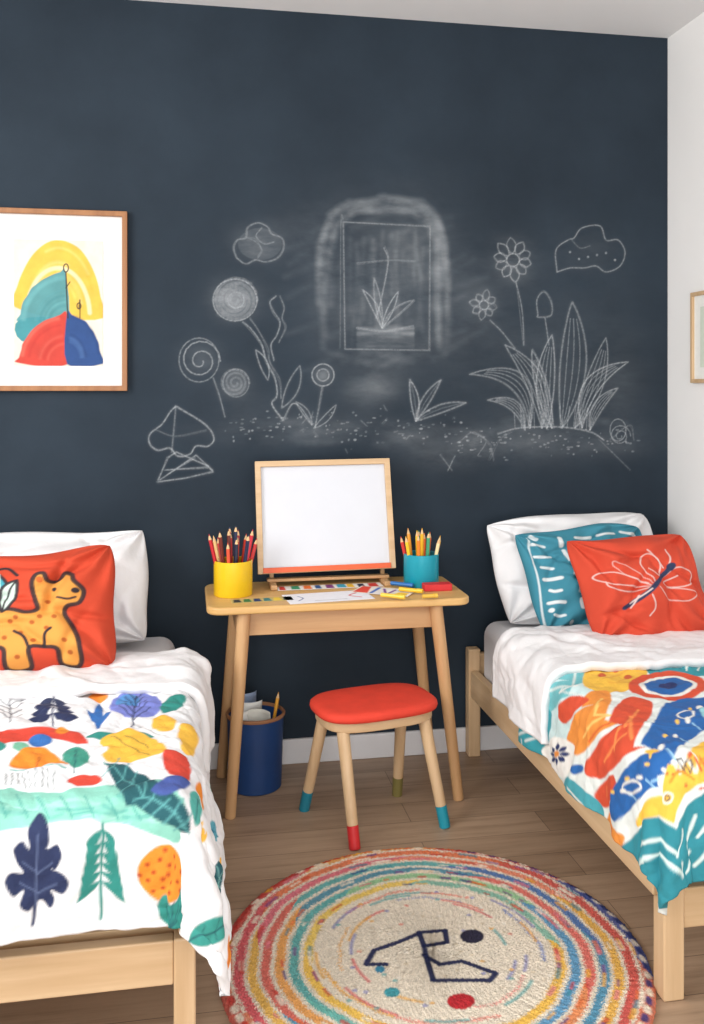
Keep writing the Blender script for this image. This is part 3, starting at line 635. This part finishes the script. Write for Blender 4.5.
def patL(p):
    NV=(34,46,84);TE=(44,138,128);TD=(26,84,92);OR=(238,140,40);RD=(212,68,50);YE_=(240,186,66);BL=(48,108,180);PU=(110,110,180);GR=(120,190,160)
    def tree(cx,y0,y1,w,c,n=4):
        p.line([(cx,y0),(cx,y1)],2.2,c)
        for k in range(n):
            y=y1-(y1-y0)*(.2+.62*k/n); ww=w*(1-.62*k/n)
            for sg in (-1,1): p.poly(leafp((cx,y-(y1-y0)*.12),(cx+sg*ww,y),3.4,sg*1.5)[0],c)
    tree(53,696,731,26,NV); 
    for k in range(5):
        y=724-5*k; p.line([(10,y),(22,y-6)],1.5,(60,60,70)); p.line([(10,y),(-2,y-6)],1.5,(60,60,70))
    p.line([(10,728),(10,697)],1.5,(60,60,70))
    p.poly(leafp((98,736),(98,706),5)[0],BL); p.poly(leafp((98,728),(86,716),3)[0],BL); p.poly(leafp((98,728),(112,716),3)[0],BL); p.ell(98,700,10,5,OR)
    p.ell(136,709,26,14,(120,130,205)); p.ell(128,705,12,7,(80,140,200)); p.line([(132,735),(136,700)],1.8,NV); 
    for k in range(5): p.line([(135,724-5*k),(150-2*k,712-4*k)],1.4,NV); p.line([(135,724-5*k),(120+2*k,712-4*k)],1.4,NV)
    p.poly([(-20,755),(-10,740),(30,734),(70,736),(86,744),(84,750),(50,744),(10,748),(0,756)],RD,sm=True); p.ell(-14,752,20,7,TE)
    p.ell(40,746,12,6,BL); p.ell(62,736,7,4,OR); p.ell(20,752,8,5,GR)
    p.ell(120,742,34,4,TE); p.poly([(100,745),(126,736),(160,748),(164,760),(120,768),(102,762),(108,754)],YE_,sm=True); p.line([(112,742),(150,762)],1.2,(90,90,50)); p.line([(125,742),(150,752)],1.2,(90,90,50))
    p.poly([(12,774),(14,762),(24,754),(40,752),(54,757),(63,768),(62,774)],OR,sm=True); p.line([(10,776),(64,776)],2,(80,160,150)); p.line([(38,776),(38,762)],1.5,(190,90,30)); 
    for k in range(9): p.line([(6+6*k,779),(6+6*k,792)],1.3,(110,120,120))
    p.ell(76,764,13,11,(60,150,130)); p.line([(74,778),(76,756)],1.3,TD)
    p.ell(84,786,18,6,RD); p.ell(176,768,15,13,RD,30); p.ell(164,728,12,8,YE_); p.ell(172,708,14,6,TE,-30); p.ell(186,740,9,14,YE_,0)
    p.poly([(-10,799),(60,796),(120,790),(172,790),(184,842),(120,828),(60,828),(-10,834)],(136,200,182),sm=True)
    for k in range(16):
        x=random.uniform(0,165); y=random.uniform(800,824); L=random.uniform(10,26); p.line([(x-L,y),(x,y+random.uniform(-3,3)),(x+L,y+random.uniform(-2,2))],random.uniform(1.5,4),random.choice([(96,176,160),(170,220,206),(76,160,150)]),.6)
    for k in range(8): p.line([(-8+23*k,800),(2+23*k,824)],1.6,(60,150,140),.8)
    o,c=leafp((198,828),(104,766),15,-6); p.poly(o,TD)
    for k in range(1,9): p.line([c[k],(c[k][0]+6,c[k][1]-13)],1.3,(90,160,160),sm=False); p.line([c[k],(c[k][0]-11,c[k][1]+8)],1.3,(90,160,160),sm=False)
    p.line(c,1.4,(90,160,160),sm=False)
    o,c=leafp((150,795),(190,778),7,3); p.poly(o,(70,90,160))
    p.ell(198,800,11,17,(80,170,160)); p.line([(198,814),(199,788)],1.3,TD)
    p.ell(208,775,9,10,OR); p.ell(222,806,9,12,YE_)
    def lobed(cx,y0,y1,w,c):
        p.line([(cx-6,y1),(cx-3,(y0+y1)/2+16),(cx,y0+10)],3.4,c)
        H=y1-y0; f=lambda x,y:(cx+x*w,y0+y*H)
        p.poly([f(0,0),f(.25,.10),f(.34,.20),f(.28,.28),f(.62,.24),f(.78,.34),f(.60,.46),f(.42,.46),f(.84,.50),f(1.0,.60),f(.80,.70),f(.42,.66),f(.56,.76),f(.40,.84),f(.12,.76),f(-.08,.78),f(-.34,.86),f(-.58,.80),f(-.46,.68),f(-.82,.72),f(-1.05,.60),f(-.88,.50),f(-.46,.50),f(-.66,.42),f(-.74,.28),f(-.50,.22),f(-.28,.28),f(-.34,.14),f(-.16,.04)],c,sm=True)
        p.line([(cx-3,y1-20),(cx,y0+18)],1.3,(90,104,140))
        for q,s_ in ((.42,.45),(.62,.6)): p.line([f(0,q+.08),f(s_,q-.02)],1.1,(90,104,140)); p.line([f(0,q+.08),f(-s_,q-.02)],1.1,(90,104,140))
    lobed(38,820,926,32,NV)
    p.line([(101,920),(101,828)],2.8,TE)
    for k in range(6):
        y=842+10*k; L=13+2.4*k; p.poly(leafp((101,y-10),(101-L,y+12),4.4,3)[0],TE); p.poly(leafp((101,y-10),(101+L,y+12),4.4,-3)[0],TE)
    p.ell(168,873,30,27,(238,140,40))
    for k in range(18):
        t=k*2.4; q=5.6*math.sqrt(k); p.ell(168+q*1.2*math.cos(t),873+q*math.sin(t),2.3,2.1,(176,66,20))
    pm_,kk=p.m,p.k
    p.poly([(158,905),(166,893),(180,900),(196,882),(212,890),(208,915),(190,928),(165,922)],TE,sm=True)
    for k in range(4): p.line([(185,924),(170+11*k,898)],1.3,TD)
    p.m=lambda a,b:(a,b); p.k=1
    def lf(x0,y0,x1,y1,w,c,vein):
        o,cc=leafp((x0,y0),(x1,y1),w,.006); p.poly(o,c); p.line(cc,.0035,vein)
        for q in (3,5,7): 
            for sg in (-1,1):
                d=np.array((y1-y0,-(x1-x0)))/math.hypot(x1-x0,y1-y0)*w*.7*sg; p.line([cc[q],cc[q]+d+np.array((x1-x0,y1-y0))*.08],.0025,vein,.8,False)
    # prints carried over the hanging side and the corner point
    lf(.10,-1.60,.20,-1.50,.026,(56,150,140),TD); lf(.20,-1.43,.16,-1.33,.024,TD,(130,190,186)); lf(.24,-1.58,.26,-1.48,.02,OR,(190,90,30))
    lf(.13,-1.26,.19,-1.16,.024,(90,170,190),(40,110,140)); p.poly(ellp(.22,-1.24,.02,.026),YE_); lf(.12,-1.08,.17,-.98,.022,TE,(200,226,220)); p.poly(ellp(.22,-1.06,.02,.024),RD)
    lf(.13,-.92,.19,-.84,.02,BL,(190,214,236)); p.poly(ellp(.23,-.90,.016,.024),OR); p.poly(ellp(.12,-.80,.018,.024),YE_)
    for k in range(22):
        X=-1.0+.42*random.random(); Y=-1.55+.85*random.random()
        if X<-.62: p.poly(ellp(X,Y,.04,.03,30*k),random.choice([NV,TE,OR,RD,YE_]))
    p.m,p.k=pm_,kk
dvL=cloth_obj('duvet',(-1.06,.290,YE-.200,-.50),(-.875,XE,YE),patL,(236,236,238),mL,FAB,11,k=.0021,thick=.02,puff=.0045,corner=.10,fl=.14,curl=.45,rnd=.0,nw=32,wamp=.007,fine=.003,flv=.22)
finish(dvL,'white duvet printed with colorful forest trees draped over bed','duvet')
cloth_obj('folded_edge',(-1.04,.245,-.76,-.455),(-.885,XE+.020,-2.5),None,(238,238,238),None,WHITE,21,.006,.024,dvL,puff=.0035,lift=.021,nw=14,wamp=.008,Rr=.065,wd=1.3,fl=.15)
# ---- right duvet
XR=.978
def mR(x,y):
    X,Y=onZ(x,y,ZT)
    if X<XR:
        Y,Z=onX(x,y,XR-.015); X=XR-(ZT-Z)+SHR
    if Y<YE:
        X,Z=onY(x,y,YE-.012); Y=YE-(ZT-Z)+SHR
    return X,Y
def patR(p):
    NV=(28,48,104);TE=(48,146,158);OR=(236,146,62);RD=(216,80,50);YE_=(242,190,70);BL=(34,98,168);WH=(240,238,230);LB=(150,206,214)
    def patch(pts,c,strokes=0,sc_=None):
        p.poly(pts,c,sm=True); q=np.array(pts,float); m=q.mean(0); r=(q.max(0)-q.min(0))/2
        for k in range(strokes):
            a=m+rng.uniform(-.45,.45,2)*r; d=rng.uniform(-.3,.3,2)*r+np.array([.25*r[0],0]); p.line([a-d,a,a+d],random.uniform(1.4,3),sc_ or c,.7)
    p.poly([(505,760),(530,700),(560,676),(610,660),(640,664),(600,690),(580,706),(570,745),(560,800)],(206,230,230))
    patch([(534,704),(548,682),(572,670),(600,670),(592,682),(566,694),(548,712)],(110,186,192),4,WH); patch([(520,744),(532,712),(548,712),(548,740),(540,768),(526,764)],TE,3,WH)
    patch([(584,690),(588,672),(612,662),(644,664),(646,680),(630,692),(606,697)],YE_,3,(228,156,54)); 
    for x,y in ((602,680),(616,674),(628,680)): p.ell(x,y,4,2.4,(206,90,44))
    patch([(644,668),(660,656),(720,652),(760,655),(750,676),(716,678),(660,680)],TE); 
    for k in range(4): p.line([(692+12*k,657),(686+12*k,674)],2,WH,.9)
    p.ell(668,689,40,14,RD); p.ell(668,689,29,10,WH); p.ell(668,689,24,8,BL); p.ell(668,689,10,3.6,NV)
    patch([(568,742),(572,716),(588,697),(610,696),(608,714),(594,738),(580,756)],OR); p.line([(582,738),(594,714),(602,702)],3,(248,204,116),.9); p.line([(588,742),(598,724)],2.4,(214,90,44),.9)
    patch([(556,712),(564,698),(574,700),(570,718),(562,724)],RD)
    # red painted block with orange strokes, and separate flower
    patch([(588,762),(600,738),(622,704),(652,706),(646,726),(622,758),(602,778),(590,776)],RD)
    for k in range(4): p.line([(603+8*k,762-11*k),(614+8*k,736-8*k)],3,(244,146,80),.85)
    patch([(594,796),(600,784),(612,776),(618,788),(610,804),(600,808)],RD,1,(244,146,80))
    # blue painted block with dots, rings and strokes
    patch([(612,800),(626,768),(650,732),(668,706),(700,700),(734,704),(730,720),(700,736),(668,764),(640,800),(622,822)],BL)
    for k in range(7): 
        x=700-12.5*k; y=712+14*k*.95; p.ell(x,y,2.6,2.2,WH); p.ell(x-10,y+1,2,1.8,(244,200,90)); p.line([(x+5,y+2),(x+13,y+8)],2,(160,206,236),.95)
    p.ring(632,788,8,6,2.2,WH); p.ring(686,720,8,4.4,2.2,WH); patch([(700,716),(716,708),(724,716),(708,726)],LB)
    # yellow block
    patch([(640,826),(646,806),(672,772),(706,744),(750,730),(756,772),(700,786),(658,818)],YE_)
    for cx,cy,r in ((688,762,8),(714,752,7),(662,794,7)): p.ring(cx,cy,r,r*.72,2,WH); p.ring(cx,cy,r*.5,r*.34,1.5,(70,72,84))
    for k in range(10): p.ell(690+rng.uniform(-32,30),778+rng.uniform(-26,12),1.5,1.3,RD)
    p.line([(672,782),(684,776),(696,782)],2.2,(226,140,44)); p.line([(704,770),(716,764)],2.2,(226,140,44))
    patch([(540,752),(556,738),(576,748),(574,776),(556,774)],(246,244,238))
    for k in range(8):
        t=k*math.pi/4; p.poly(leafp((560+3*math.cos(t),755+3*math.sin(t)),(560+12*math.cos(t),755+11*math.sin(t)),2.3)[0],NV)
    p.ell(560,755,3,3,OR)
    patch([(566,798),(574,778),(590,792),(600,812),(596,838),(578,824)],(70,160,172)); p.line([(576,788),(588,806),(594,826)],2.2,WH); patch([(602,844),(606,812),(620,828),(630,838),(622,858)],OR); p.ell(614,832,4,4,RD); p.ell(582,770,5,5,BL); p.ell(636,752,4,3,YE_)
    p.poly([(600,872),(622,853),(640,832),(660,824),(704,794),(760,778),(760,900),(704,900),(660,990),(560,960)],(44,138,152))
    for b_,t in (((650,854),(668,828)),((674,846),(694,816)),((696,836),(712,806)),((646,882),(658,858)),((668,878),(686,850)),((692,864),(708,838)),((658,905),(672,884))):
        q=np.array(b_,float); r_=np.array(t,float); p.line([q,(q+r_)/2+[2,1],r_],3.6,(222,238,232),.92)
    p.ring(644,895,6,7,2.2,WH); p.ell(644,895,2.2,2.6,WH); p.line([(630,862),(638,872),(634,884)],2,WH,.8)
    pm_,kk=p.m,p.k; p.m=lambda a,b:(a,b); p.k=1
    for k in range(40):
        X=1.38+.36*random.random(); Y=-1.55+.9*random.random()
        if onp(X,Y)>740: p.poly(ellp(X,Y,.05,.06,40*k),random.choice([BL,TE,OR,RD,YE_,WH]))
    p.m,p.k=pm_,kk
dvR=cloth_obj('duvet',(XR-.20,1.73,YE-.215,-.66),(XR,None,YE),patR,(228,234,230),mR,FAB,31,k=.0023,thick=.018,puff=.0035,corner=.06,fl=.15,curl=.4,rnd=.05,nw=24,wamp=.0045,fine=.0024)
finish(dvR,'bright patchwork-print duvet in blue, red, yellow draped over bed','duvet')
cloth_obj('folded_edge',(XR-.185,1.725,-.81,-.41),(XR-.014,None,-2.5),None,(238,238,238),None,WHITE,41,.006,.024,dvR,puff=.0035,lift=.021,nw=14,wamp=.008,Rr=.065,wd=1.3,fl=.15)
# ---------------------------------------------------------------- pillows
def corners(M,w,h,shear):
    f=lambda u,v:proj(M@Vector((u*w/2-shear*v*h/2,-.03,v*h/2)))
    return f(-1,1),f(1,1),f(-1,-1)
def aff(tl,tr,bl):
    tl,tr,bl=map(lambda q:np.array(q,float),(tl,tr,bl)); A=np.linalg.inv(np.stack([tr-tl,bl-tl],1))
    def m(x,y):
        q=A@(np.array((x,y))-tl); return (q[0]*2-1,1-q[1]*2)
    return m
def pillow(name,w,h,t,M,mat,base,fn,label,k=.01,res=180,seed=0,shear=0,wk=1.0):
    u=np.linspace(-1,1,res); u=np.sign(u)*(1-(1-np.abs(u))**1.25); U,V=np.meshgrid(u,u,indexing='ij')
    r=np.random.default_rng(seed)
    cr=1-.075*(U*U*V*V)**2
    X=U*w/2*(1-.035*(1-V**2)+.012*np.sin(V*5+seed))*cr-shear*V*h/2; Z=V*h/2*(1-.035*(1-U**2)+.016*np.sin(U*5+seed*2))*cr
    Z=Z+.006*np.sin(U*3+r.uniform(0,6))*(V>0)*V
    e=np.clip((1-np.abs(U)**2.6)*(1-np.abs(V)**2.6),0,1)**.48
    wr=0
    for q in range(9):
        kx,ky=r.normal(0,4.2,2); wr=wr+.0034*np.sin(kx*U+ky*V+r.uniform(0,6)+1.6*np.sin(r.normal(0,2)*U+r.normal(0,2)*V))
    for sx in (-1,1):
        for sy in (-1,1):
            dx=U-sx; dy=V-sy; dd=np.hypot(dx,dy); an=np.arctan2(dy,dx)
            wr=wr+.017*np.sin(an*11+r.uniform(0,6)+1.2*dd)*np.exp(-dd*1.3)
    for q in range(14):
        px_,py_=r.uniform(-.8,.8,2); a_=r.uniform(0,3.1); dx=(U-px_)*math.cos(a_)+(V-py_)*math.sin(a_); dy=-(U-px_)*math.sin(a_)+(V-py_)*math.cos(a_)+.3*dx**2
        wr=wr-.013*np.exp(-(dy/.055)**2-(dx/.38)**2)
    D=e*(t/2)*(1+.12*np.exp(-((V+.3)**2)*3))+wk*wr*np.minimum(e*1.8,1)
    D=np.maximum(D,e*.004)
    Fp=np.stack([X,-D,Z],-1); Bp=np.stack([X,e*t*.26,Z],-1)
    R_=np.array(M); tf=lambda Q:Q@R_[:3,:3].T+R_[:3,3]
    p=Painter(U,V,base,aff(*corners(M,w,h,shear)),.014,k)
    if fn: fn(p)
    G=np.concatenate([tf(Fp),tf(Bp)[::-1]],0); C=np.concatenate([p.c.reshape(res,res,3),np.tile(lin(base),(res,res,1))],0).reshape(-1,3)
    o=gridmesh(name,G,C,mat)
    bm=bmesh.new(); bm.from_mesh(o.data); bmesh.ops.remove_doubles(bm,verts=bm.verts,dist=1e-5)
    bmesh.ops.recalc_face_normals(bm,faces=bm.faces); bm.to_mesh(o.data); bm.free(); o.data.polygons.foreach_set('use_smooth',[True]*len(o.data.polygons))
    return finish(o,label,'pillow')
def PM(x,yb,h,lean,roll=0,yaw=0,zb=.495):
    l=math.radians(lean)
    return Matrix.Translation((x,yb+math.sin(l)*h/2,zb+math.cos(l)*h/2))@Matrix.Rotation(math.radians(yaw),4,'Z')@Matrix.Rotation(-l,4,'X')@Matrix.Rotation(math.radians(roll),4,'Y')
FABP=attrmat('cushion_cotton',.85,.06,10,.35,160,.0015)
pillow('pillow',.67,.37,.24,PM(-.445,-.255,.37,21,-1.5),WHITE,(238,238,238),None,'plump white pillow leaning against dark wall on bed',seed=1,wk=1.3)
pillow('pillow',.63,.375,.19,PM(1.350,-.205,.375,20,-2),WHITE,(238,238,238),None,'plump white pillow leaning against dark wall on bed',seed=2,shear=.08,wk=1.2)
def teal(p):
    WH=(226,232,232)
    def dash(x,y,L,a=0,w=3.6):
        r=math.radians(a); dx=L/2*math.cos(r); dy=L/2*math.sin(r); p.line([(x-dx,y-dy),(x+rng.uniform(-1,1),y+rng.uniform(-1.5,1.5)),(x+dx,y+dy)],w*rng.uniform(.7,1.3),WH,.95)
    for x,y,L,a in ((536,545,12,8),(540,557,15,0),(544,569,11,6),(548,581,14,-4),(551,593,9,4),(553,605,14,0),(556,617,10,5),(559,629,13,0),(557,541,9,80),(562,556,12,75),(567,573,8,80),(572,590,11,76),(577,607,8,80),
        (580,538,16,4),(604,536,18,-6),(628,534,14,8),(592,548,12,4),(640,546,10,70),(618,546,12,-10),(650,552,10,60),(532,536,7,30)): dash(x,y,L,a)
    for x,y in ((574,548),(568,625),(548,612),(610,553),(634,553)): p.ell(x,y,2.4,2.2,WH)
    p.line([(526,536),(531,565),(539,600),(545,634)],1.6,WH,.8)
pillow('cushion',.47,.355,.14,PM(1.332,-.355,.355,20,-2.5),FABP,(58,134,154),teal,'teal cushion with white brush dashes leaning on white pillow',.016,seed=3,shear=.13)
OUT=(40,32,38)
def dfly(p):
    WH=(226,206,200)
    p.line([(640,590),(620,580),(598,575),(588,580),(600,588),(622,590),(640,592),(618,596),(600,592),(596,586)],1.1,WH,.9); p.line([(642,588),(622,572),(604,564),(612,576),(638,588)],.9,WH,.7)
    p.line([(644,586),(632,568),(640,556),(652,562),(650,580),(640,572)],1.1,WH,.9); p.line([(652,584),(668,572),(684,576),(684,588),(668,592),(654,588),(670,580)],1.1,WH,.9); p.line([(648,592),(660,604),(680,606),(690,598),(676,594),(658,592)],1,WH,.8)
    p.line([(655,572),(650,560),(640,552)],1.1,WH); p.line([(660,572),(664,560),(662,551)],1.1,WH)
    p.line([(618,612),(636,598),(662,572)],4.4,(40,52,84)); p.ell(663,571,5,4,(40,52,84),-40); p.line([(622,608),(640,594)],1.2,WH)
    p.line([(640,600),(646,612),(642,620)],1.1,WH); p.line([(630,600),(624,612)],1.1,WH)
pillow('cushion',.425,.345,.17,PM(1.430,-.505,.345,21,-1),FABP,(206,70,44),dfly,'red-orange cushion with stitched dragonfly leaning on teal cushion',.0165,seed=4,shear=.15)
def animal(p):
    BO=(220,150,66)
    A=[(36,606),(33,594),(33,584),(37,577),(44,576),(48,584),(58,583),(64,576),(71,578),(74,586),(84,597),(80,609),(68,613),(64,620),(71,634),(76,650),(74,672),(57,672),(54,657),(42,655),(28,656),(27,675),(5,675),(3,656),(-6,654),(-8,666),(-24,666),(-24,636),(-14,619),(8,615),(26,619),(38,616)]
    p.poly(A,BO,sm=True); p.line(A,4,OUT,.95,True,True)
    for x,y in ((10,628),(20,640),(32,630),(46,636),(4,644),(32,648),(54,624),(62,648),(16,624),(48,608),(66,660),(16,664),(40,624)): p.ell(x,y,2.7,2.2,(170,88,30))
    p.ell(54,594,2.5,2.5,OUT); p.ell(76,597,4.2,3,OUT); p.line([(58,604),(68,606),(76,604)],2.2,OUT); p.ell(40,583,3.5,3.5,(196,100,40))
    o,c=leafp((-4,618),(0,578),11,2); p.poly(o,(60,150,165)); p.line(o,3,OUT,.95,False,True); p.line(c,1.8,(225,225,215))
    o,c=leafp((2,618),(18,584),8,-2); p.poly(o,(200,218,208)); p.line(o,3,OUT,.95,False,True); p.line(c,1.8,OUT)
    p.line([(-10,590),(-4,574),(8,570),(18,578)],3,OUT); p.line([(42,655),(44,642),(50,636)],2.6,OUT); p.line([(-4,616),(-16,604),(-24,608)],3,OUT)
    p.line([(28,656),(23,644),(14,638)],2.6,OUT)
pillow('cushion',.47,.36,.19,PM(-.428,-.545,.36,21,-4,zb=.492),FABP,(198,66,36),animal,'rust-orange cushion printed with spotted yellow animal on bed',.0145,seed=5,shear=-.03)
# ---------------------------------------------------------------- light
w=bpy.data.worlds.new('world'); sc.world=w; w.use_nodes=True
bg=w.node_tree.nodes['Background']; bg.inputs[0].default_value=(.97,.985,1,1); bg.inputs[1].default_value=.66
def area(loc,tgt,size,en,colr=(1,1,1),sy=None):
    l=bpy.data.lights.new('unseen_area_light','AREA'); l.energy=en; l.size=size; l.color=colr  # shared by the assumed window light from left and front and an added uplight
    if sy: l.shape='RECTANGLE'; l.size_y=sy
    o=bpy.data.objects.new('unseen_area_light',l); COL.objects.link(o); o.location=loc
    o.rotation_euler=(Vector(tgt)-Vector(loc)).to_track_quat('-Z','Y').to_euler()
area((-1.8,-2.1,1.85),(1.7,-.7,1.2),1.3,60,(1,.985,.965))
area((-.4,-4.3,2.1),(.4,-.4,.6),1.6,15,(1,.98,.96))
area((0.2,-3.9,.9),(.8,-.9,2.6),1.6,42,(1,1,1))  # added uplight behind the camera to brighten the ceiling, not a window
